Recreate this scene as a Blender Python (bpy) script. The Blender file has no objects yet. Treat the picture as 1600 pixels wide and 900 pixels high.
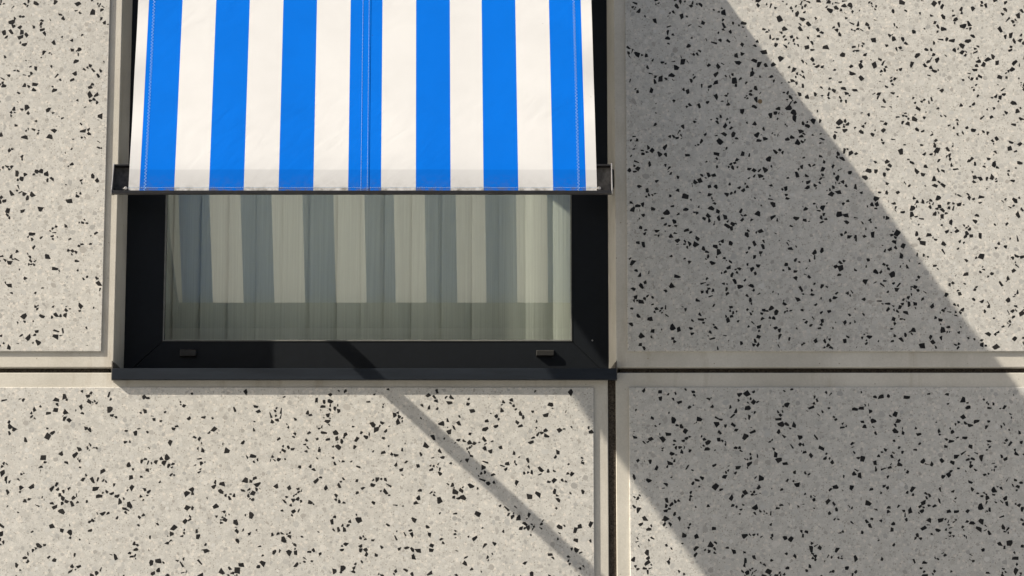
import bpy, bmesh, math, random
from mathutils import Vector, Matrix

# ------------------------------------------------------------------ camera, sky, sun, exposure
SC = bpy.context.scene
COL = SC.collection
FPX = 6640.0                      # focal length in photograph pixels (1600 wide)
PITCH = math.radians(14.9)
CAM = Vector((0.0, -10.52, 1.6))

cd = bpy.data.cameras.new('camera')
cam = bpy.data.objects.new('camera', cd)
COL.objects.link(cam)
cam.location = CAM
cam.rotation_euler = (math.pi / 2 + PITCH, 0, 0)
cd.sensor_width = 36.0
cd.lens = 36.0 * FPX / 1600.0
cd.clip_start = 0.1
cd.clip_end = 2000
SC.camera = cam

KX, KY = 3.51, 2.964               # metres a shadow moves right / down per metre of projection
world = bpy.data.worlds.new('World')
SC.world = world
world.use_nodes = True
wn, wl = world.node_tree.nodes, world.node_tree.links
sky = wn.new('ShaderNodeTexSky')
sky.sky_type = 'NISHITA'
sky.sun_disc = False
sky.sun_elevation = math.atan2(KY, math.hypot(1, KX))
sky.sun_rotation = math.atan2(-KX, -1.0)
sky.dust_density = 4.0
sky.air_density = 1.0
sky.ozone_density = 1.0
bg = wn['Background']
bg.inputs['Strength'].default_value = 0.063
wl.new(sky.outputs['Color'], bg.inputs['Color'])

sd = bpy.data.lights.new('sun', 'SUN')
sun = bpy.data.objects.new('sun', sd)
COL.objects.link(sun)
sd.energy = 5.0
sd.angle = math.radians(0.47)
sd.color = (1.0, 0.90, 0.765)
sun.rotation_euler = Vector((KX, 1.0, -KY)).to_track_quat('-Z', 'Y').to_euler()
sun.location = (-6, -4, 10)

SC.view_settings.view_transform = 'Standard'
SC.view_settings.look = 'None'
SC.view_settings.gamma = 1.0
SC.view_settings.use_curve_mapping = False
SC.view_settings.exposure = 1.20

random.seed(11)

# ------------------------------------------------------------------ helpers
_r = Vector((1, 0, 0))
_f = Vector((0, math.cos(PITCH), math.sin(PITCH)))
_u = Vector((0, -math.sin(PITCH), math.cos(PITCH)))


def at(px, py, Y):
    """world point on the plane y = Y whose picture position in the photograph is (px, py)"""
    d = _r * (px - 800) + _u * (450 - py) + _f * FPX
    return CAM + d * ((Y - CAM.y) / d.y)


def tag(o, label=None, cat=None, group=None, kind=None):
    if label: o['label'] = label
    if cat: o['category'] = cat
    if group: o['group'] = group
    if kind: o['kind'] = kind
    return o


def empty(name, loc):
    o = bpy.data.objects.new(name, None)
    o.empty_display_size = 0.1
    COL.objects.link(o)
    o.location = loc
    return o


def link_mesh(name, me, mats, parent=None):
    o = bpy.data.objects.new(name, me)
    COL.objects.link(o)
    for m in (mats if isinstance(mats, (list, tuple)) else [mats]):
        if m and m.name not in [x.name for x in me.materials if x]:
            me.materials.append(m)
    if parent:
        o.parent = parent
        q = parent
        off = Vector()
        while q:
            off += q.location
            q = q.parent
        o.location = -off          # mesh data is in world metres; parents only translate
    return o


def from_bm(name, bm, mats, parent=None, smooth=False, bevel=0.0, seg=2):
    if bevel > 0:
        bmesh.ops.bevel(bm, geom=list(bm.edges), offset=bevel, segments=seg, profile=0.5, affect='EDGES', clamp_overlap=True)
    bmesh.ops.recalc_face_normals(bm, faces=bm.faces)
    me = bpy.data.meshes.new(name)
    bm.to_mesh(me)
    bm.free()
    if smooth:
        for p in me.polygons: p.use_smooth = True
    return link_mesh(name, me, mats, parent)


def add_box(bm, x0, x1, y0, y1, z0, z1):
    v = [bm.verts.new(c) for c in ((x0, y0, z0), (x1, y0, z0), (x1, y1, z0), (x0, y1, z0), (x0, y0, z1), (x1, y0, z1), (x1, y1, z1), (x0, y1, z1))]
    for f in ((0, 3, 2, 1), (4, 5, 6, 7), (0, 1, 5, 4), (1, 2, 6, 5), (2, 3, 7, 6), (3, 0, 4, 7)):
        bm.faces.new([v[i] for i in f])
    return v


def box(name, x0, x1, y0, y1, z0, z1, mat, parent=None, bevel=0.0):
    bm = bmesh.new()
    add_box(bm, x0, x1, y0, y1, z0, z1)
    return from_bm(name, bm, mat, parent, bevel=bevel)


def prism(bm, pts, d):
    """closed polygon pts (3-D points in one plane) swept by vector d"""
    a = [bm.verts.new(p) for p in pts]
    b = [bm.verts.new(Vector(p) + Vector(d)) for p in pts]
    n = len(pts)
    bm.faces.new(a)
    bm.faces.new(list(reversed(b)))
    for i in range(n):
        bm.faces.new((a[i], b[i], b[(i + 1) % n], a[(i + 1) % n]))


def add_bar(bm, p, q, wx, wz):
    """rectangular bar from p to q, wx wide along X, wz high across"""
    p, q = Vector(p), Vector(q)
    d = (q - p).normalized()
    s = Vector((1, 0, 0))
    t = d.cross(s).normalized()
    pts = [p + s * (a * wx / 2) + t * (b * wz / 2) for a, b in ((-1, -1), (1, -1), (1, 1), (-1, 1))]
    prism(bm, pts, q - p)


def add_disc(bm, c, r, h, n=14, axis='Y'):
    pts = []
    for i in range(n):
        a = 2 * math.pi * i / n
        if axis == 'Y':
            pts.append(Vector(c) + Vector((r * math.cos(a), 0, r * math.sin(a))))
        else:
            pts.append(Vector(c) + Vector((0, r * math.cos(a), r * math.sin(a))))
    prism(bm, pts, (0, h, 0) if axis == 'Y' else (h, 0, 0))


# ------------------------------------------------------------------ materials
def new_mat(name):
    m = bpy.data.materials.new(name)
    m.use_nodes = True
    nt = m.node_tree
    return m, nt.nodes, nt.links, nt.nodes['Principled BSDF']


def N(nodes, typ, **kw):
    n = nodes.new(typ)
    for k, v in kw.items():
        if k.startswith('i_'):
            n.inputs[k[2:].replace('_', ' ')].default_value = v
        else:
            setattr(n, k, v)
    return n


def ramp(nodes, stops, interp='LINEAR'):
    r = nodes.new('ShaderNodeValToRGB')
    r.color_ramp.interpolation = interp
    el = r.color_ramp.elements
    while len(el) < len(stops): el.new(0.5)
    for e, (p, c) in zip(el, stops):
        e.position = p
        e.color = (c, c, c, 1) if isinstance(c, (int, float)) else (*c, 1)
    return r


def mixc(nodes, links, fac, a, b, mode='MIX'):
    m = nodes.new('ShaderNodeMix')
    m.data_type = 'RGBA'
    m.blend_type = mode
    for s, v in ((m.inputs[0], fac), (m.inputs[6], a), (m.inputs[7], b)):
        if hasattr(v, 'is_linked') or hasattr(v, 'links'):
            links.new(v, s)
        else:
            s.default_value = v if isinstance(v, float) else (*v, 1)
    return m.outputs[2]


def bump(nodes, links, h, strength, dist, b):
    n = nodes.new('ShaderNodeBump')
    n.inputs['Strength'].default_value = strength
    n.inputs['Distance'].default_value = dist
    links.new(h, n.inputs['Height'])
    links.new(n.outputs['Normal'], b.inputs['Normal'])


def mat_terrazzo():
    m, n, l, b = new_mat('terrazzo')
    g = N(n, 'ShaderNodeNewGeometry')
    big = N(n, 'ShaderNodeTexNoise', i_Scale=2.2, i_Detail=4.0)
    mid = N(n, 'ShaderNodeTexNoise', i_Scale=38.0, i_Detail=5.0, i_Roughness=0.65)
    fine = N(n, 'ShaderNodeTexNoise', i_Scale=420.0, i_Detail=2.0)
    vor = N(n, 'ShaderNodeTexVoronoi', i_Scale=230.0)
    vor2 = N(n, 'ShaderNodeTexVoronoi', i_Scale=110.0)
    for t in (big, mid, fine, vor, vor2): l.new(g.outputs['Position'], t.inputs['Vector'])
    c = mixc(n, l, ramp_out(n, l, mid.outputs['Fac'], [(0.3, 0.0), (0.7, 1.0)]), (0.420, 0.417, 0.390), (0.585, 0.580, 0.540))
    # small sand grains, some pale, some grey
    sep = N(n, 'ShaderNodeSeparateColor'); l.new(vor.outputs['Color'], sep.inputs['Color'])
    grey = ramp_out(n, l, sep.outputs['Red'], [(0.0, 1.0), (0.22, 1.0), (0.23, 0.0), (1.0, 0.0)], 'CONSTANT')
    near = ramp_out(n, l, vor.outputs['Distance'], [(0.25, 1.0), (0.5, 0.0)])
    mm = N(n, 'ShaderNodeMath', operation='MULTIPLY'); l.new(grey, mm.inputs[0]); l.new(near, mm.inputs[1])
    mk = N(n, 'ShaderNodeMath', operation='MULTIPLY'); l.new(mm.outputs[0], mk.inputs[0]); mk.inputs[1].default_value = 0.75
    c = mixc(n, l, mk.outputs[0], c, (0.25, 0.235, 0.205))
    sep2 = N(n, 'ShaderNodeSeparateColor'); l.new(vor2.outputs['Color'], sep2.inputs['Color'])
    pale = ramp_out(n, l, sep2.outputs['Green'], [(0.0, 1.0), (0.16, 1.0), (0.17, 0.0), (1.0, 0.0)], 'CONSTANT')
    near2 = ramp_out(n, l, vor2.outputs['Distance'], [(0.3, 0.5), (0.55, 0.0)])
    m2 = N(n, 'ShaderNodeMath', operation='MULTIPLY'); l.new(pale, m2.inputs[0]); l.new(near2, m2.inputs[1])
    c = mixc(n, l, m2.outputs[0], c, (0.70, 0.66, 0.59))
    c = mixc(n, l, 0.6, c, ramp_out(n, l, fine.outputs['Fac'], [(0.3, 0.6), (0.7, 1.08)]), 'MULTIPLY')
    c = mixc(n, l, 1.0, c, ramp_out(n, l, big.outputs['Fac'], [(0.3, 0.92), (0.7, 1.0)]), 'MULTIPLY')
    l.new(c, b.inputs['Base Color'])
    b.inputs['Roughness'].default_value = 0.62
    b.inputs['Specular IOR Level'].default_value = 0.3
    bump(n, l, fine.outputs['Fac'], 0.15, 0.0006, b)
    return m


def ramp_out(n, l, src, stops, interp='LINEAR'):
    r = ramp(n, stops, interp)
    l.new(src, r.inputs['Fac'])
    return r.outputs['Color']


def mat_concrete():
    m, n, l, b = new_mat('smooth_concrete')
    g = N(n, 'ShaderNodeNewGeometry')
    big = N(n, 'ShaderNodeTexNoise', i_Scale=5.0, i_Detail=6.0, i_Roughness=0.6)
    fine = N(n, 'ShaderNodeTexNoise', i_Scale=300.0, i_Detail=3.0)
    pit = N(n, 'ShaderNodeTexVoronoi', i_Scale=75.0)
    for t in (big, fine, pit): l.new(g.outputs['Position'], t.inputs['Vector'])
    c = mixc(n, l, ramp_out(n, l, big.outputs['Fac'], [(0.3, 0.0), (0.7, 1.0)]), (0.42, 0.405, 0.355), (0.55, 0.535, 0.48))
    c = mixc(n, l, 0.35, c, ramp_out(n, l, fine.outputs['Fac'], [(0.3, 0.72), (0.7, 1.0)]), 'MULTIPLY')
    sep = N(n, 'ShaderNodeSeparateColor'); l.new(pit.outputs['Color'], sep.inputs['Color'])
    some = ramp_out(n, l, sep.outputs['Blue'], [(0.0, 1.0), (0.10, 1.0), (0.11, 0.0), (1.0, 0.0)], 'CONSTANT')
    near = ramp_out(n, l, pit.outputs['Distance'], [(0.06, 1.0), (0.13, 0.0)])
    mm = N(n, 'ShaderNodeMath', operation='MULTIPLY'); l.new(some, mm.inputs[0]); l.new(near, mm.inputs[1])
    c = mixc(n, l, mm.outputs[0], c, (0.16, 0.14, 0.11))
    st = N(n, 'ShaderNodeMapping'); st.inputs['Scale'].default_value = (14, 14, 2.2)
    l.new(g.outputs['Position'], st.inputs['Vector'])
    sn = N(n, 'ShaderNodeTexNoise', i_Scale=1.7, i_Detail=6.0, i_Roughness=0.65); l.new(st.outputs['Vector'], sn.inputs['Vector'])
    c = mixc(n, l, ramp_out(n, l, sn.outputs['Fac'], [(0.56, 0.0), (0.75, 0.5)]), c, (0.27, 0.225, 0.16))
    l.new(c, b.inputs['Base Color'])
    b.inputs['Roughness'].default_value = 0.8
    b.inputs['Specular IOR Level'].default_value = 0.2
    bump(n, l, fine.outputs['Fac'], 0.2, 0.0006, b)
    return m


def mat_chip():
    m, n, l, b = new_mat('black_stone')
    g = N(n, 'ShaderNodeNewGeometry')
    noi = N(n, 'ShaderNodeTexNoise', i_Scale=190.0, i_Detail=3.0)
    patch = N(n, 'ShaderNodeTexNoise', i_Scale=35.0, i_Detail=1.0)
    l.new(g.outputs['Position'], noi.inputs['Vector']); l.new(g.outputs['Position'], patch.inputs['Vector'])
    c = mixc(n, l, ramp_out(n, l, patch.outputs['Fac'], [(0.4, 0.0), (0.65, 1.0)]), (0.006, 0.006, 0.0065), (0.017, 0.016, 0.015))
    c = mixc(n, l, ramp_out(n, l, noi.outputs['Fac'], [(0.6, 0.0), (0.8, 0.5)]), c, (0.05, 0.05, 0.05))
    l.new(c, b.inputs['Base Color'])
    b.inputs['Roughness'].default_value = 0.5
    b.inputs['Specular IOR Level'].default_value = 0.25
    return m


def mat_grey_chip():
    m, n, l, b = new_mat('grey_stone')
    a = N(n, 'ShaderNodeAttribute', attribute_name='tone')
    g = N(n, 'ShaderNodeNewGeometry')
    noi = N(n, 'ShaderNodeTexNoise', i_Scale=240.0, i_Detail=3.0)
    l.new(g.outputs['Position'], noi.inputs['Vector'])
    c = mixc(n, l, 0.35, a.outputs['Color'], ramp_out(n, l, noi.outputs['Fac'], [(0.3, 0.7), (0.7, 1.0)]), 'MULTIPLY')
    l.new(c, b.inputs['Base Color'])
    b.inputs['Roughness'].default_value = 0.55
    b.inputs['Specular IOR Level'].default_value = 0.3
    return m


def mat_plain(name, col, rough=0.5, metal=0.0, nscale=0.0, namt=0.25, bmp=0.0, spec=0.5, streak=None):
    m, n, l, b = new_mat(name)
    b.inputs['Roughness'].default_value = rough
    b.inputs['Metallic'].default_value = metal
    b.inputs['Specular IOR Level'].default_value = spec
    if nscale:
        g = N(n, 'ShaderNodeNewGeometry')
        v = g.outputs['Position']
        if streak:
            mp = N(n, 'ShaderNodeMapping'); mp.inputs['Scale'].default_value = streak
            l.new(v, mp.inputs['Vector']); v = mp.outputs['Vector']
        t = N(n, 'ShaderNodeTexNoise', i_Scale=nscale, i_Detail=5.0, i_Roughness=0.6)
        l.new(v, t.inputs['Vector'])
        dark = tuple(c * (1 - namt) for c in col)
        lite = tuple(c * (1 + namt) for c in col)
        l.new(mixc(n, l, ramp_out(n, l, t.outputs['Fac'], [(0.3, 0.0), (0.7, 1.0)]), dark, lite), b.inputs['Base Color'])
        if bmp: bump(n, l, t.outputs['Fac'], bmp, 0.002, b)
    else:
        b.inputs['Base Color'].default_value = (*col, 1)
    return m


# stripe edges along the hem, in photograph pixels
STR = [200.5, 217.2, 271.3, 326.2, 379.6, 433.8, 487.2, 541.3, 595.1, 648.2, 701.4, 755.2, 808.2, 862.0, 915.2, 933.0]
UST = [(x - STR[0]) / (STR[-1] - STR[0]) for x in STR]
WHITE = (0.80, 0.815, 0.83)
BLUE = (0.0, 0.185, 0.86)


def mat_fabric():
    m, n, l, b = new_mat('striped_canvas')
    uv = N(n, 'ShaderNodeUVMap', uv_map='UVMap')
    sep = N(n, 'ShaderNodeSeparateXYZ'); l.new(uv.outputs['UV'], sep.inputs['Vector'])
    stops = [(max(0.0, u), WHITE if i % 2 == 0 else BLUE) for i, u in enumerate(UST[:-1])]
    c = ramp_out(n, l, sep.outputs['X'], stops, 'CONSTANT')
    g = N(n, 'ShaderNodeNewGeometry')
    mott = N(n, 'ShaderNodeTexNoise', i_Scale=9.0, i_Detail=6.0, i_Roughness=0.6)
    weave = N(n, 'ShaderNodeTexNoise', i_Scale=900.0, i_Detail=1.0)
    spk = N(n, 'ShaderNodeTexVoronoi', i_Scale=26.0)
    grime = N(n, 'ShaderNodeTexNoise', i_Scale=60.0, i_Detail=7.0, i_Roughness=0.75)
    for t in (mott, weave, spk, grime): l.new(g.outputs['Position'], t.inputs['Vector'])
    c = mixc(n, l, 1.0, c, ramp_out(n, l, mott.outputs['Fac'], [(0.3, 0.93), (0.65, 1.0)]), 'MULTIPLY')
    c = mixc(n, l, 0.2, c, ramp_out(n, l, weave.outputs['Fac'], [(0.3, 0.8), (0.7, 1.0)]), 'MULTIPLY')
    # a few dark specks
    s2 = N(n, 'ShaderNodeSeparateColor'); l.new(spk.outputs['Color'], s2.inputs['Color'])
    some = ramp_out(n, l, s2.outputs['Blue'], [(0.0, 1.0), (0.05, 1.0), (0.055, 0.0), (1.0, 0.0)], 'CONSTANT')
    near = ramp_out(n, l, spk.outputs['Distance'], [(0.02, 0.7), (0.05, 0.0)])
    mm = N(n, 'ShaderNodeMath', operation='MULTIPLY'); l.new(some, mm.inputs[0]); l.new(near, mm.inputs[1])
    c = mixc(n, l, mm.outputs[0], c, (0.05, 0.045, 0.04))
    # grime along the hem (v is metres up from the hem)
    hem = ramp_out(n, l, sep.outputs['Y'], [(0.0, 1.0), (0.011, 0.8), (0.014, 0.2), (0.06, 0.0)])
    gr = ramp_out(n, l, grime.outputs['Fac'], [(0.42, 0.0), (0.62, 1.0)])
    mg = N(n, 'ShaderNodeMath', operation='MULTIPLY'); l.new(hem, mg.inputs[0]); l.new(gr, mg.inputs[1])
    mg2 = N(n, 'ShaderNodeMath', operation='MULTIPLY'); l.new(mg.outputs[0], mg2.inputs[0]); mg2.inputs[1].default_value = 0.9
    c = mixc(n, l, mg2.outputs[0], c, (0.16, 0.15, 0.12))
    band = ramp_out(n, l, sep.outputs['Y'], [(0.0, (0.79, 0.79, 0.79)), (0.0715, (0.85, 0.855, 0.86)), (0.0725, (1, 1, 1)), (1.0, (1, 1, 1))])   # shade of the bar behind the hem, painted in as a darker band
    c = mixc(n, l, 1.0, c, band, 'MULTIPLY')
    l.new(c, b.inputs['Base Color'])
    b.inputs['Roughness'].default_value = 0.85
    b.inputs['Specular IOR Level'].default_value = 0.063
    # faint diagonal creases
    mr_ = N(n, 'ShaderNodeMapping'); mr_.inputs['Rotation'].default_value = (0, math.radians(48), 0)
    mp = N(n, 'ShaderNodeMapping'); mp.inputs['Scale'].default_value = (7, 7, 24)
    l.new(g.outputs['Position'], mr_.inputs['Vector']); l.new(mr_.outputs['Vector'], mp.inputs['Vector'])
    cr = N(n, 'ShaderNodeTexNoise', i_Scale=1.6, i_Detail=3.0, i_Distortion=0.6); l.new(mp.outputs['Vector'], cr.inputs['Vector'])
    patch = N(n, 'ShaderNodeTexNoise', i_Scale=3.0, i_Detail=1.0); l.new(g.outputs['Position'], patch.inputs['Vector'])
    mh = N(n, 'ShaderNodeMath', operation='MULTIPLY'); l.new(cr.outputs['Fac'], mh.inputs[0])
    l.new(ramp_out(n, l, patch.outputs['Fac'], [(0.42, 0.1), (0.62, 1.0)]), mh.inputs[1])
    bump(n, l, mh.outputs[0], 0.10, 0.01, b)
    tr = N(n, 'ShaderNodeBsdfTranslucent')      # the dyed stripes pass far less light than the white ones
    tstops = [(max(0.0, u), (0.40, 0.395, 0.39) if i % 2 == 0 else (0.008, 0.018, 0.03)) for i, u in enumerate(UST[:-1])]
    ply = ramp_out(n, l, sep.outputs['X'], [(0.0, 0.25), (0.035, 1.0), (0.962, 0.25)], 'CONSTANT')     # side hems are two plies thick
    l.new(mixc(n, l, 1.0, ramp_out(n, l, sep.outputs['X'], tstops, 'CONSTANT'), ply, 'MULTIPLY'), tr.inputs['Color'])
    mx = N(n, 'ShaderNodeMixShader'); mx.inputs[0].default_value = 0.50
    l.new(b.outputs[0], mx.inputs[1]); l.new(tr.outputs[0], mx.inputs[2])
    l.new(mx.outputs[0], n['Material Output'].inputs['Surface'])
    return m


def mat_glass(reflect):
    m, n, l, b = new_mat('coated_glass' if reflect else 'clear_glass')
    n.remove(b)
    t = N(n, 'ShaderNodeBsdfTransparent'); t.inputs['Color'].default_value = (0.965, 0.98, 0.965, 1)
    out = n['Material Output'].inputs['Surface']
    if not reflect:
        l.new(t.outputs[0], out)
        return m
    gl = N(n, 'ShaderNodeBsdfGlossy'); gl.inputs['Roughness'].default_value = 0.004; gl.inputs['Color'].default_value = (0.98, 1.0, 0.94, 1)
    lw = N(n, 'ShaderNodeLayerWeight'); lw.inputs['Blend'].default_value = 0.5
    p = N(n, 'ShaderNodeMath', operation='POWER'); l.new(lw.outputs['Facing'], p.inputs[0]); p.inputs[1].default_value = 5.0
    mr = N(n, 'ShaderNodeMapRange'); l.new(p.outputs[0], mr.inputs['Value']); mr.inputs['To Min'].default_value = 0.235; mr.inputs['To Max'].default_value = 1.0
    mx = N(n, 'ShaderNodeMixShader'); l.new(mr.outputs[0], mx.inputs[0]); l.new(t.outputs[0], mx.inputs[1]); l.new(gl.outputs[0], mx.inputs[2])
    l.new(mx.outputs[0], out)
    return m


M_TER, M_CON, M_CHIP, M_GREY = mat_terrazzo(), mat_concrete(), mat_chip(), mat_grey_chip()
M_BROWN = mat_plain('brown_stone', (0.16, 0.11, 0.055), 0.5, nscale=200)
M_FAB = mat_fabric()
M_GLASS, M_CLEAR = mat_glass(True), mat_glass(False)
M_FRAME = mat_plain('anthracite_frame_coat', (0.0062, 0.0082, 0.0108), 0.45, nscale=60, namt=0.12, spec=0.2)
M_SILL = mat_plain('anthracite_sill_coat', (0.012, 0.016, 0.022), 0.42, nscale=22, namt=0.3, spec=0.25, streak=(0.25, 1, 2))
M_BAR = mat_plain('black_bar_coat', (0.012, 0.012, 0.013), 0.38, nscale=70, namt=0.35)
M_BARIN = mat_plain('dusty_bar_channel', (0.085, 0.082, 0.080), 0.7, nscale=90, namt=0.55)
M_UPST = mat_plain('weathered_sill_end', (0.10, 0.092, 0.078), 0.6, nscale=60)
M_ALU = mat_plain('bare_aluminium', (0.45, 0.44, 0.42), 0.4, 0.8, nscale=80)
M_BEAD = mat_plain('grey_glazing_gasket', (0.13, 0.135, 0.125), 0.5, nscale=60)
M_CAP = mat_plain('grey_plastic_cap', (0.014, 0.014, 0.0125), 0.45, nscale=60)
M_SEAL = mat_plain('foam_joint_filler', (0.050, 0.042, 0.033), 0.95, nscale=260, namt=0.7, bmp=0.9, spec=0.1)
M_THREAD = mat_plain('pale_thread', (0.30, 0.45, 0.64), 0.8)
M_SLAT = mat_plain('ribbed_blind_fabric', (0.66, 0.70, 0.64), 0.7, nscale=26, namt=0.11, bmp=0.3, streak=(14, 1, 0.12))
M_ROOM = mat_plain('painted_plaster', (0.70, 0.70, 0.66), 0.9, nscale=3, namt=0.06)
M_PAVE = mat_plain('street_paving', (0.22, 0.22, 0.215), 0.9, nscale=1.5, namt=0.2)
M_DARKWALL = mat_plain('dark_render', (0.15, 0.16, 0.15), 0.9, nscale=6, namt=0.3)
M_DARKGLASS = mat_plain('dark_window_glass', (0.02, 0.022, 0.024), 0.1)

# ------------------------------------------------------------------ ground and the house across the street
STEP = 0.0049                     # terrazzo stands this far proud of the concrete border
bm = bmesh.new()
v = [bm.verts.new(c) for c in ((-400, -400, 0), (400, -400, 0), (400, 400, 0), (-400, 400, 0))]
bm.faces.new(v)
tag(from_bm('street', bm, M_PAVE), kind='structure')

opp = empty('rendered_building', (0, -30, 0))
tag(opp, 'dark rendered building across the street, mirrored faintly in the window glass', 'building')
box('wall', -26, 26, -40, -30, 0, 15, M_DARKWALL, opp)
box('roof', -26.3, 26.3, -40.3, -29.7, 15.01, 15.4, M_DARKWALL, opp)
for fl in range(4):
    for k in range(12):
        x = -24 + k * 4.3
        box('window', x, x + 1.5, -30.05, -29.96, 1.3 + fl * 3.5, 3.3 + fl * 3.5, M_DARKGLASS, opp)

# ------------------------------------------------------------------ precast panels
def X(px, py, Y=0.0): return at(px, py, Y).x
def Z(px, py, Y=0.0): return at(px, py, Y).z

# chip shapes shared by all panels: unit length along local X, front face towards -Y
def chip_outline(rng, aspect, n):
    """angular crushed-stone outline: hull of a few random points, unit length"""
    while True:
        pts = sorted((rng.uniform(-0.5, 0.5), rng.uniform(-0.5, 0.5)) for _ in range(n + 2))
        def half(p):
            h = []
            for q in p:
                while len(h) > 1 and (h[-1][0] - h[-2][0]) * (q[1] - h[-2][1]) - (h[-1][1] - h[-2][1]) * (q[0] - h[-2][0]) <= 0: h.pop()
                h.append(q)
            return h
        hull = half(pts)[:-1] + half(pts[::-1])[:-1]
        xs, zs = [p[0] for p in hull], [p[1] for p in hull]
        w, h = max(xs) - min(xs), max(zs) - min(zs)
        area = abs(sum(a[0] * b[1] - b[0] * a[1] for a, b in zip(hull, hull[1:] + hull[:1]))) / 2
        if len(hull) < 3 or area < 0.62 * w * h: continue
        cx, cz = (max(xs) + min(xs)) / 2, (max(zs) + min(zs)) / 2
        return [((x - cx) / w, (z - cz) / h / aspect) for x, z in hull]


rng = random.Random(5)
SHAPES = []
for i in range(60):
    asp = rng.choice((1.1, 1.2, 1.2, 1.3, 1.3, 1.4, 1.5, 1.6, 1.7, 1.9, 2.2, 3.0))
    SHAPES.append(chip_outline(rng, asp, rng.choice((4, 4, 5, 5, 5, 6, 6, 7)) if asp < 2.2 else rng.choice((3, 4, 4, 5))))

ROUND = []                        # rounder outlines for the pale aggregate
for i in range(30):
    n, a0, asp = rng.choice((5, 6, 7, 8)), rng.random() * 6.28, rng.choice((1.05, 1.2, 1.4, 1.7))
    ROUND.append([(0.5 * rr * math.cos(a), 0.5 * rr * math.sin(a) / asp) for rr, a in
                  [(rng.uniform(0.72, 1.1), a0 + 2 * math.pi * (k + rng.uniform(-0.2, 0.2)) / n) for k in range(n)]])

FRONT, BACK = -0.00015, 0.0012
CHIP_ME = []
for i, s in enumerate(SHAPES):
    me = bpy.data.meshes.new('stone_chip')
    n = len(s)
    vs = [(x, FRONT, z) for x, z in s] + [(x, BACK, z) for x, z in s]
    fs = [tuple(range(n))] + [(j, j + n, (j + 1) % n + n, (j + 1) % n) for j in range(n)]
    me.from_pydata(vs, [], fs)
    me.materials.append(M_CHIP)
    CHIP_ME.append(me)


def scatter(x0, x1, z0, z1, density, lfun, gap, rng, cluster, taken=None):
    """chips as (x, z, length, angle, shape) that do not overlap"""
    cell = 0.03
    grid = {} if taken is None else taken
    out = []
    target = int((x1 - x0) * (z1 - z0) * density)
    tries = 0
    while len(out) < target and tries < target * 14:
        tries += 1
        L = lfun(rng)
        if out and rng.random() < cluster:
            q = out[rng.randrange(max(0, len(out) - 400), len(out))]
            a = rng.random() * 6.283
            d = (q[2] + L) * 0.5 * rng.uniform(0.85, 1.15) + 0.0005
            x, z = q[0] + d * math.cos(a), q[1] + d * math.sin(a)
        else:
            x, z = rng.uniform(x0, x1), rng.uniform(z0, z1)
        e = L * 0.45
        if not (x0 + e < x < x1 - e and z0 + e < z < z1 - e): continue
        gx, gz = int(x / cell), int(z / cell)
        ok = True
        for i in (-1, 0, 1):
            for j in (-1, 0, 1):
                for (qx, qz, ql) in grid.get((gx + i, gz + j), ()):
                    if (qx - x) ** 2 + (qz - z) ** 2 < ((ql + L) * gap) ** 2:
                        ok = False
        if not ok: continue
        grid.setdefault((gx, gz), []).append((x, z, L))
        out.append((x, z, L, rng.random() * 6.283, rng.randrange(len(SHAPES))))
    return out, grid


def dark_len(r): return min(0.0172, max(0.004, r.lognormvariate(math.log(0.0104), 0.36)))
def grey_len(r): return min(0.022, max(0.004, r.lognormvariate(math.log(0.0088), 0.42)))


def in_view(x, z):
    d = Vector((x, 0, z)) - CAM
    f = d.dot(_f)
    px, py = 800 + FPX * d.dot(_r) / f, 450 - FPX * d.dot(_u) / f
    return -4 < px < 1604 and -4 < py < 904


def chips_mesh(name, chips, parent, front, mat, rng, tone=False):
    vs, fs, cols = [], [], []
    for (x, z, L, a, s) in chips:
        ca, sa = math.cos(a) * L, math.sin(a) * L
        pts = ROUND[s % 30] if tone else SHAPES[s]
        n = len(pts)
        b = len(vs)
        for y in (front, BACK):
            vs += [(x + ca * p - sa * q, y, z + sa * p + ca * q) for p, q in pts]
        fs.append(tuple(range(b, b + n)))
        fs += [(b + j, b + j + n, b + (j + 1) % n + n, b + (j + 1) % n) for j in range(n)]
        if tone:
            k = rng.choice((rng.uniform(0.62, 0.8), rng.uniform(0.78, 0.95), rng.uniform(0.84, 1.0), rng.uniform(0.9, 1.08)))
            w = rng.uniform(-0.02, 0.03)
            c = (0.500 * k + w * 0.3, 0.498 * k, 0.470 * k - w * 0.3, 1)
            cols += [c] * (2 * n)
    me = bpy.data.meshes.new(name)
    me.from_pydata(vs, [], fs)
    if tone:
        at_ = me.color_attributes.new('tone', 'FLOAT_COLOR', 'POINT')
        at_.data.foreach_set('color', [x for c in cols for x in c])
    o = link_mesh(name, me, mat, parent)
    tag(o, kind='stuff')
    return o


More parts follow.
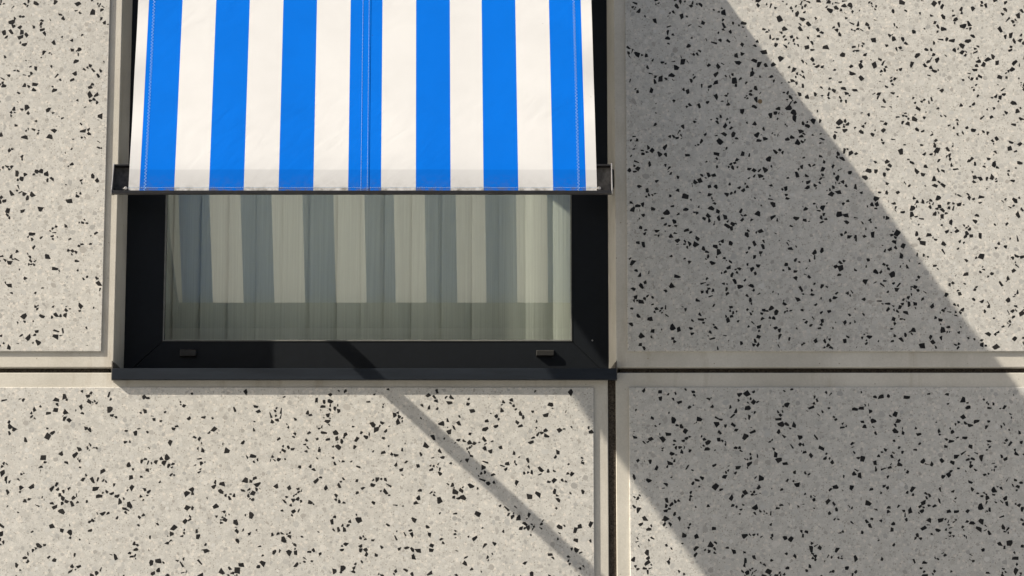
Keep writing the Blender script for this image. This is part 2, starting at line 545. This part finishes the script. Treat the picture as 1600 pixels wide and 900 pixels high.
def panel(label, foot, z0, z1, t, seed, density=1270.0):
    """foot: outline of the slab seen from above (x, y); t: (x0, x1, z0, z1) of the terrazzo field"""
    rng = random.Random(seed)
    xs = [p[0] for p in foot]
    root = empty('facade_panel', ((min(xs) + max(xs)) / 2, STEP, z0))
    tag(root, label, 'wall panel', 'speckled precast facade panels')
    bm = bmesh.new()
    prism(bm, [Vector((x, y, z0)) for x, y in foot], (0, 0, z1 - z0))
    from_bm('border', bm, M_CON, root, bevel=0.0016, seg=2)
    bm = bmesh.new()
    add_box(bm, t[0], t[1], 0.0, 0.03, t[2], t[3])
    fld = from_bm('terrazzo_field', bm, M_TER, root, bevel=0.0015, seg=2)
    e = 0.0016
    chips, grid = scatter(t[0] + e, t[1] - e, t[2] + e, t[3] - e, density, dark_len, 0.45, rng, 0.36)
    greys, _ = scatter(t[0] + e, t[1] - e, t[2] + e, t[3] - e, 5000.0, grey_len, 0.40, rng, 0.2, grid)
    vis = sorted([c for c in chips if in_view(c[0], c[1])], key=lambda c: -c[2])[:300]
    ids = set(map(id, vis))
    rest = [c for c in chips if id(c) not in ids]
    off = fld.location + root.location
    base = -root.location - fld.location
    for (x, z, L, a, s) in vis:
        o = bpy.data.objects.new('stone_chip', CHIP_ME[s])
        o.parent = fld
        o.location = Vector((x, 0, z))
        o.rotation_euler = (0, -a, 0)
        o.scale = (L, 1, L)
        COL.objects.link(o)
    if rest: chips_mesh('small_stone_chips', rest, fld, FRONT, M_CHIP, rng)
    chips_mesh('pale_aggregate', greys, fld, -0.00010, M_GREY, rng, True)
    return root, fld


ZT, ZB = 6.70, 2.85               # how far the panels are built above and below the picture
XL, XR = -2.3, 2.35
RDEEP = 0.115                     # frame face behind the border
YF = STEP + RDEEP

zUb = 0.5 * (Z(80, 573, STEP) + Z(1300, 575, STEP))      # lower edge of the upper panels
zUt = 0.5 * (Z(80, 548) + Z(1300, 550))                  # lower edge of their terrazzo
zLb = Z(80, 582.3, STEP)                                  # upper edge of the lower panels
zLt = Z(80, 605)
xoL = X(179, 500, STEP); xoLb = X(195, 500, YF)
xoR = X(962.5, 520, STEP); xoRb = X(951, 520, YF)
THICK = STEP + 0.21
slopeL = (xoLb - xoL) / RDEEP
slopeR = (xoRb - xoR) / RDEEP
panel('speckled terrazzo facade panel left of the window, above the horizontal joint',
      [(XL, STEP), (xoL, STEP), (xoL + slopeL * 0.13, STEP + 0.13), (xoL + slopeL * 0.13, THICK), (XL, THICK)],
      zUb, ZT, (XL + 0.04, X(158.3, 548), zUt, ZT - 0.04), 3, 1080.0)
_, fur = panel('large speckled panel right of the awning, crossed by the broad diagonal shadow edge',
      [(xoR, STEP), (XR, STEP), (XR, THICK), (xoR + slopeR * 0.13, THICK), (xoR + slopeR * 0.13, STEP + 0.13)],
      zUb, ZT, (X(980.5, 548), XR - 0.04, zUt, ZT - 0.04), 4, 1420.0)
xJl, xJr = X(950.6, 750, STEP), X(962.8, 750, STEP)
panel('speckled panel under the window sill with a thin diagonal arm shadow',
      [(XL, STEP), (xJl, STEP), (xJl, THICK), (XL, THICK)], ZB, zLb, (XL + 0.04, X(928, 700), ZB + 0.04, zLt), 5, 1100.0)
panel('speckled panel at lower right, mostly shaded, right of the vertical joint',
      [(xJr, STEP), (XR, STEP), (XR, THICK), (xJr, THICK)], ZB, zLb, (X(983.5, 750), XR - 0.04, ZB + 0.04, zLt), 6, 1220.0)
# one brown stone among the black ones
p = at(1187.5, 158.5, 0)
bm = bmesh.new()
prism(bm, [Vector((p.x + 0.0062 * math.cos(a), -0.00025, p.z + 0.0066 * math.sin(a))) for a in [i * 0.785 for i in range(8)]], (0, 0.0014, 0))
o = from_bm('stone_chip', bm, M_BROWN, fur)
o['label'] = 'single rounded brown stone among the black chips'

# panel above the window and awning, beyond the picture
zHead = 1.6 + 4.30
root = empty('facade_panel', ((xoL + xoR) / 2, STEP, zHead))
tag(root, 'concrete panel over the window head, behind the awning cassette', 'wall panel', 'speckled precast facade panels')
box('border', xoL + 0.004, xoR - 0.004, STEP + 0.002, THICK, zHead, ZT, M_CON, root, bevel=0.002)

# joint fillers
def seal(label, x0, x1, z0, z1, y):
    o = box('joint_filler', x0, x1, y, y + 0.06, z0, z1, M_SEAL)
    tag(o, label, 'joint filler', 'dark fillers in the panel joints')
    return o
zj0, zj1 = zLb - 0.012, zUb + 0.012
seal('dark filler strip in the horizontal joint left of the sill', XL, xoL - 0.012, zj0, zj1, STEP + 0.013)
seal('dark filler strip in the horizontal joint right of the sill', xJr + 0.012, XR, zj0, zj1, STEP + 0.013)
seal('brown foam filler in the vertical joint below the sill corner', xJl - 0.012, xJr + 0.0115, ZB, zLb - 0.004, STEP + 0.0045)

# ------------------------------------------------------------------ room behind the window
rx0, rx1, ry0, ry1, rz0, rz1 = xoL - 0.5, xoR + 0.9, THICK + 0.0, 3.8, zLb - 0.02, zHead + 0.2
bm = bmesh.new()
for q in (((rx0, ry1, rz0), (rx1, ry1, rz0), (rx1, ry1, rz1), (rx0, ry1, rz1)),
          ((rx0, ry0, rz0), (rx0, ry1, rz0), (rx0, ry1, rz1), (rx0, ry0, rz1)),
          ((rx1, ry1, rz0), (rx1, ry0, rz0), (rx1, ry0, rz1), (rx1, ry1, rz1)),
          ((rx0, ry0, rz0), (rx1, ry0, rz0), (rx1, ry1, rz0), (rx0, ry1, rz0)),
          ((rx0, ry1, rz1), (rx1, ry1, rz1), (rx1, ry0, rz1), (rx0, ry0, rz1))):
    bm.faces.new([bm.verts.new(c) for c in q])
tag(from_bm('room_wall', bm, M_ROOM), kind='structure')

# ------------------------------------------------------------------ window
fx0, fx1 = xoLb - 0.004, xoRb + 0.004
zSillTop = Z(560, 575.5, -0.012)
gz0 = Z(574, 533, YF)
gx0, gx1 = X(254.5, 520, YF), X(893.5, 520, YF)
fz0 = gz0 - (fx1 - gx1)
fz1 = zHead + 0.03
gz1 = fz1 - 0.09
win = empty('window', ((fx0 + fx1) / 2, YF, fz0))
tag(win, 'anthracite framed window with coated glass in the deep reveal under the awning', 'window')
G = 0.0004
def mitre(name, pts):
    bm = bmesh.new()
    prism(bm, [Vector((x, YF, z)) for x, z in pts], (0, 0.07, 0))
    return from_bm(name, bm, M_FRAME, win, bevel=0.0009, seg=1)
mitre('bottom_rail', [(fx0 + G, fz0), (fx1 - G, fz0), (gx1 - G, gz0), (gx0 + G, gz0)])
mitre('top_rail', [(fx0 + G, fz1), (fx1 - G, fz1), (gx1 - G, gz1), (gx0 + G, gz1)])
mitre('side_stile', [(fx0, fz0 + G), (fx0, fz1 - G), (gx0, gz1 - G), (gx0, gz0 + G)])
mitre('side_stile', [(fx1, fz0 + G), (fx1, fz1 - G), (gx1, gz1 - G), (gx1, gz0 + G)])
# glass pane
YG = YF + 0.016
bm = bmesh.new()
add_box(bm, gx0 - 0.012, gx1 + 0.012, YG, YG + 0.006, gz0 - 0.012, gz1 + 0.012)
glass = from_bm('glass_pane', bm, [M_GLASS, M_CLEAR], win)
for p in glass.data.polygons: p.material_index = 0 if p.normal.y < -0.9 else 1
# gasket round the glass
def ring(name, w, y0, y1, mat, parent):
    bm = bmesh.new()
    add_box(bm, gx0 - 0.0002, gx0 + w, y0, y1, gz0 + w, gz1 - w)
    add_box(bm, gx1 - w, gx1 + 0.0002, y0, y1, gz0 + w, gz1 - w)
    add_box(bm, gx0 - 0.0002, gx1 + 0.0002, y0, y1, gz0 - 0.0002, gz0 + w)
    add_box(bm, gx0 - 0.0002, gx1 + 0.0002, y0, y1, gz1 - w, gz1 + 0.0002)
    return from_bm(name, bm, mat, parent)
ring('glazing_gasket', 0.0030, YF - 0.0012, YG - 0.0006, M_BEAD, glass)
# drain caps
for (a, b_, c, d) in ((281.5, 545, 306.5, 556), (838, 546.5, 865.5, 555.5)):
    x0, x1 = X(a, c * 0 + 550, YF), X(c, 550, YF)
    z1_, z0_ = Z(a, b_, YF - 0.008), Z(a, d, YF - 0.008)
    bm = bmesh.new()
    y = YF
    pts = [Vector((x0, y + 0.002, z0_ - 0.002)), Vector((x0, y - 0.009, z0_)), Vector((x0, y - 0.009, z1_ - 0.003)), Vector((x0, y + 0.002, z1_ + 0.002))]
    prism(bm, pts, (x1 - x0, 0, 0))
    from_bm('drain_cap', bm, M_CAP, win, bevel=0.001)
bm = bmesh.new()
p = at(925.5, 532, YF); add_disc(bm, (p.x, YF - 0.001, p.z), 0.0021, 0.002)
from_bm('screw', bm, M_ALU, win)

# sill
SY = -0.0127
sx0, sx1 = X(174.8, 585, SY), X(963.5, 585, SY)
sz1, sz0 = zSillTop, Z(560, 593, SY)
bm = bmesh.new()
sec = [(SY, sz0), (SY, sz1), (YF + 0.02, sz1 + 0.012), (YF + 0.02, sz1 + 0.009), (SY + 0.003, sz1 - 0.003), (SY + 0.003, sz0 + 0.002), (SY + 0.010, sz0 + 0.002), (SY + 0.010, sz0)]
prism(bm, [Vector((sx0, y, z)) for y, z in sec], (sx1 - sx0, 0, 0))
sill = from_bm('sill', bm, M_SILL, win, bevel=0.0006, seg=1)
up = zSillTop + 0.020
for s in (0, 1):
    bm = bmesh.new()
    if s == 0:
        a, b_ = (sx0 - 0.0015, SY + 0.0006), (xoLb + 0.001, YF)
        w = 0.0025
    else:
        a, b_ = (sx1 + 0.0015, SY + 0.0006), (xoRb - 0.001, YF)
        w = -0.0025
    zlo = sz0 + 0.001
    # front tab and the upstand running back along the reveal
    xa = xoL + 0.0005 if s == 0 else xoR - 0.0005
    ya = STEP - 0.001
    pts = [Vector((a[0], a[1], zlo)), Vector((a[0], a[1], up)), Vector((a[0], ya, up)), Vector((a[0], ya, zlo))]
    prism(bm, pts, (w, 0, 0))
    pts = [Vector((xa, ya, sz1)), Vector((xa, ya, up)), Vector((b_[0], b_[1], up)), Vector((b_[0], b_[1], sz1))]
    prism(bm, pts, (w, 0, 0))
    add_box(bm, min(a[0], xa), max(a[0], xa), ya - 0.002, ya, up - 0.006, up)
    from_bm('end_upstand', bm, M_UPST, sill)

# ------------------------------------------------------------------ vertical blind behind the glass
YB = 0.30
bl = empty('vertical_blind', ((gx0 + gx1) / 2, YB, gz0 - 0.03))
tag(bl, 'pale grey-green vertical slat blind hanging behind the window glass', 'blind')
lines = [225, 271, 314, 357, 400, 441, 484, 527, 564, 601, 643, 690, 737, 779, 821, 864, 902, 944]
rb = random.Random(8)
for i in range(len(lines) - 1):
    xa, xb = X(lines[i], 430, YB), X(lines[i + 1], 430, YB) + 0.016
    w = xb - xa
    tw = rb.uniform(0.004, 0.012) + (0.010 if i in (2, 6, 9, 11, 14) else 0)
    bm = bmesh.new()
    n = 10
    fr, bk = [], []
    for k in range(n + 1):
        t = k / n
        x = xa + w * t
        y = YB - tw * 0.5 + tw * t - 0.003 * math.sin(math.pi * t)
        fr.append(Vector((x, y, gz0 - 0.03)))
        bk.append(Vector((x, y + 0.0012, gz0 - 0.03)))
    prism(bm, fr + bk[::-1], (0, 0, gz1 - gz0 + 0.02))
    from_bm('slat', bm, M_SLAT, bl)
box('head_rail', gx0 - 0.05, gx1 + 0.05, YB - 0.02, YB + 0.02, gz1 - 0.009, gz1 + 0.03, M_CAP, bl)

# ------------------------------------------------------------------ awning
DB = 0.583                        # projection of the fabric's hem
D0 = 0.303                        # projection where the picture's top edge cuts it
hemL, hemR = at(STR[0], 299, -DB), at(STR[-1], 299, -DB)
cutL, cutR = at(216, 0, -D0), at(924, 0, -D0)
zHem = (hemL.z + hemR.z) / 2
zCut = (cutL.z + cutR.z) / 2
TFAB = (zCut - zHem) / (DB - D0)
zTop = zHem + TFAB * DB           # where the fabric would meet the wall face
vTop = DB - 0.03                  # horizontal run that is built
aw = empty('awning', ((hemL.x + hemR.x) / 2, 0, zHem))
tag(aw, 'blue and white striped drop-arm awning over the window', 'awning')


def fab(u, r, lift=0.0):
    """u 0..1 across, r = horizontal metres back from the hem"""
    k = r / (DB - D0)
    xl = hemL.x + (cutL.x - hemL.x) * k
    xr = hemR.x + (cutR.x - hemR.x) * k
    y = -DB + r
    z = zHem + TFAB * r
    sag = 0.004 * math.sin(math.pi * min(1, r / DB)) + 0.0012 * math.sin(u * 17 + r * 9) * math.sin(r * 14)
    edge = 0.0025 * math.sin(r * 46 + 3 * u) * max(0, 1 - min(u, 1 - u) / 0.03)
    nrm = Vector((0, -math.sin(math.atan(TFAB)), math.cos(math.atan(TFAB))))
    return Vector((xl + (xr - xl) * u, y, z)) + nrm * (lift - sag + edge)


def fabric_patch(name, us, rs, lift, mat, parent, thick):
    vs, fs, uvs = [], [], []
    nu, nr = len(us), len(rs)
    for r in rs:
        for u in us:
            vs.append(fab(u, r, lift)); uvs.append((u, r * math.hypot(1, TFAB)))
    for j in range(nr - 1):
        for i in range(nu - 1):
            fs.append((j * nu + i, j * nu + i + 1, (j + 1) * nu + i + 1, (j + 1) * nu + i))
    me = bpy.data.meshes.new(name)
    me.from_pydata(vs, [], fs)
    uvl = me.uv_layers.new(name='UVMap')
    for lp in me.loops: uvl.data[lp.index].uv = uvs[lp.vertex_index]
    for p in me.polygons: p.use_smooth = True
    return link_mesh(name, me, mat, parent)


us = [i / 140 for i in range(141)]
rs = [vTop * j / 90 for j in range(91)]
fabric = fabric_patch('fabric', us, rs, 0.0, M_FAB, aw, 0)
U = lambda px: (px - STR[0]) / (STR[-1] - STR[0])
fabric_patch('seam_overlap', [U(562.5), U(566), U(570), U(574), U(576.5)], rs, 0.0009, M_FAB, fabric, 0)


def thread(bm, a, b, w):
    a, b = Vector(a), Vector(b)
    d = (b - a).normalized()
    nrm = Vector((0, -math.sin(math.atan(TFAB)), math.cos(math.atan(TFAB))))
    s = d.cross(nrm).normalized() * (w / 2)
    prism(bm, [a - s, a + s, a + s + nrm * 0.0005, a - s + nrm * 0.0005], b - a)


def zigzag(ua, ub):
    bm = bmesh.new()
    step = 0.0024
    n = int(vTop / step)
    pts = [fab(ua if i % 2 else ub, step * i, 0.0004) for i in range(n)]
    for p, q in zip(pts, pts[1:]): thread(bm, p, q, 0.0004)
    return from_bm('zigzag_stitching', bm, M_THREAD, fabric)


def running(u=None, r=None, lift=0.0004):
    bm = bmesh.new()
    if u is not None:
        step = 0.0022
        for i in range(int(vTop / step)):
            thread(bm, fab(u, step * i, lift), fab(u, step * (i + 0.6), lift), 0.0006)
    else:
        n = 260
        for i in range(n):
            thread(bm, fab(i / n, r, lift), fab((i + 0.62) / n, r, lift), 0.0005)
    return from_bm('stitching', bm, M_THREAD, fabric)


zigzag(U(224.3), U(228.0))
zigzag(U(902.5), U(906.2))
running(u=U(563.8), lift=0.0014)
running(u=U(573.8), lift=0.0014)
running(r=0.0052)

# front bar: open channel behind the fabric with a lip below it
bx0, bx1 = X(174.5, 280, -DB), X(956.5, 280, -DB)
ztopbar = Z(560, 256.5, -DB + 0.042)
zlip1, zlip0 = Z(560, 297.5, -DB - 0.008), Z(560, 302.2, -DB - 0.008)
yb1 = -DB + 0.060
bm = bmesh.new()
sec = [(-DB - 0.008, zlip0), (-DB - 0.008, zlip1), (-DB - 0.0045, zlip1), (-DB - 0.0045, zlip0 + 0.004),
       (-DB + 0.004, zlip0 + 0.004), (yb1 - 0.003, zlip0 + 0.020), (yb1 - 0.003, ztopbar - 0.004), (-DB + 0.042, ztopbar - 0.004), (-DB + 0.042, ztopbar), (yb1, ztopbar), (yb1, zlip0 + 0.016), (yb1 - 0.004, zlip0 + 0.016), (-DB + 0.004, zlip0)]
prism(bm, [Vector((bx0, y, z)) for y, z in sec], (bx1 - bx0, 0, 0))
barm = from_bm('front_bar', bm, M_BAR, aw, bevel=0.0005, seg=1)
for xa, xb in ((bx0 + 0.0025, hemL.x + 0.03), (hemR.x - 0.03, bx1 - 0.0025)):
    box('channel_lining', xa, xb, yb1 - 0.0042, yb1 - 0.0032, zlip0 + 0.021, ztopbar - 0.005, M_BARIN, barm)
for xa, w in ((bx0 - 0.0006, 0.0022), (bx1 + 0.0006, -0.0022)):
    bm = bmesh.new()
    pts = [Vector((xa, y, z)) for y, z in ((-DB - 0.009, zlip0 - 0.001), (-DB - 0.009, zlip1 + 0.001), (-DB + 0.038, ztopbar + 0.001), (yb1 + 0.001, ztopbar + 0.001), (yb1 + 0.001, zlip0 + 0.015), (-DB + 0.004, zlip0 - 0.001))]
    prism(bm, pts, (w, 0, 0))
    from_bm('end_cap', bm, M_ALU, barm)
for px in (196.5, 936.5):
    p = at(px, 294, -DB - 0.004)
    bm = bmesh.new()
    add_disc(bm, (p.x, -DB - 0.005, p.z), 0.004, 0.006, 12)
    add_box(bm, p.x - 0.007, p.x + 0.003, -DB - 0.0035, -DB + 0.01, p.z - 0.002, p.z + 0.001)
    from_bm('clamp_screw', bm, M_ALU, barm, bevel=0.0005, seg=1)

# folding side arms, from brackets on the reveal to the bar ends
zPiv = 1.6 + 3.093
zTip = (ztopbar + zlip0) / 2 + 0.005
for xs_, sgn in ((hemL.x + 0.009, 1), (hemR.x - 0.014, -1)):
    bm = bmesh.new()
    drop = (zPiv - zTip) / DB
    add_bar(bm, (xs_, 0.02, zPiv + 0.02 * drop), (xs_, -DB + 0.056, zTip + 0.056 * drop), 0.017, 0.036)
    arm = from_bm('arm', bm, M_BAR, aw, bevel=0.002)
    bm = bmesh.new()
    add_disc(bm, (xs_ - 0.011, 0.0, zPiv), 0.02, 0.022, 18, 'X')
    from_bm('pivot', bm, M_BAR, arm)
    jx = xoL + slopeL * 0.02 if sgn > 0 else xoR + slopeR * 0.02
    box('bracket', min(jx, xs_ - 0.012), max(jx, xs_ + 0.012), STEP + 0.012, STEP + 0.045, zPiv - 0.02, zPiv + 0.03, M_BAR, arm, bevel=0.003)
# cassette the fabric rolls out of, above the picture
bm = bmesh.new()
prof = [(STEP - 0.003, zTop - 0.075), (-0.05, zTop - 0.07), (-0.075, zTop - 0.03), (-0.075, zTop + 0.03), (-0.04, zTop + 0.06), (STEP - 0.003, zTop + 0.065)]
prism(bm, [Vector((bx0 - 0.005, y, z)) for y, z in prof], (bx1 - bx0 + 0.01, 0, 0))
from_bm('cassette', bm, M_BAR, aw, bevel=0.004)
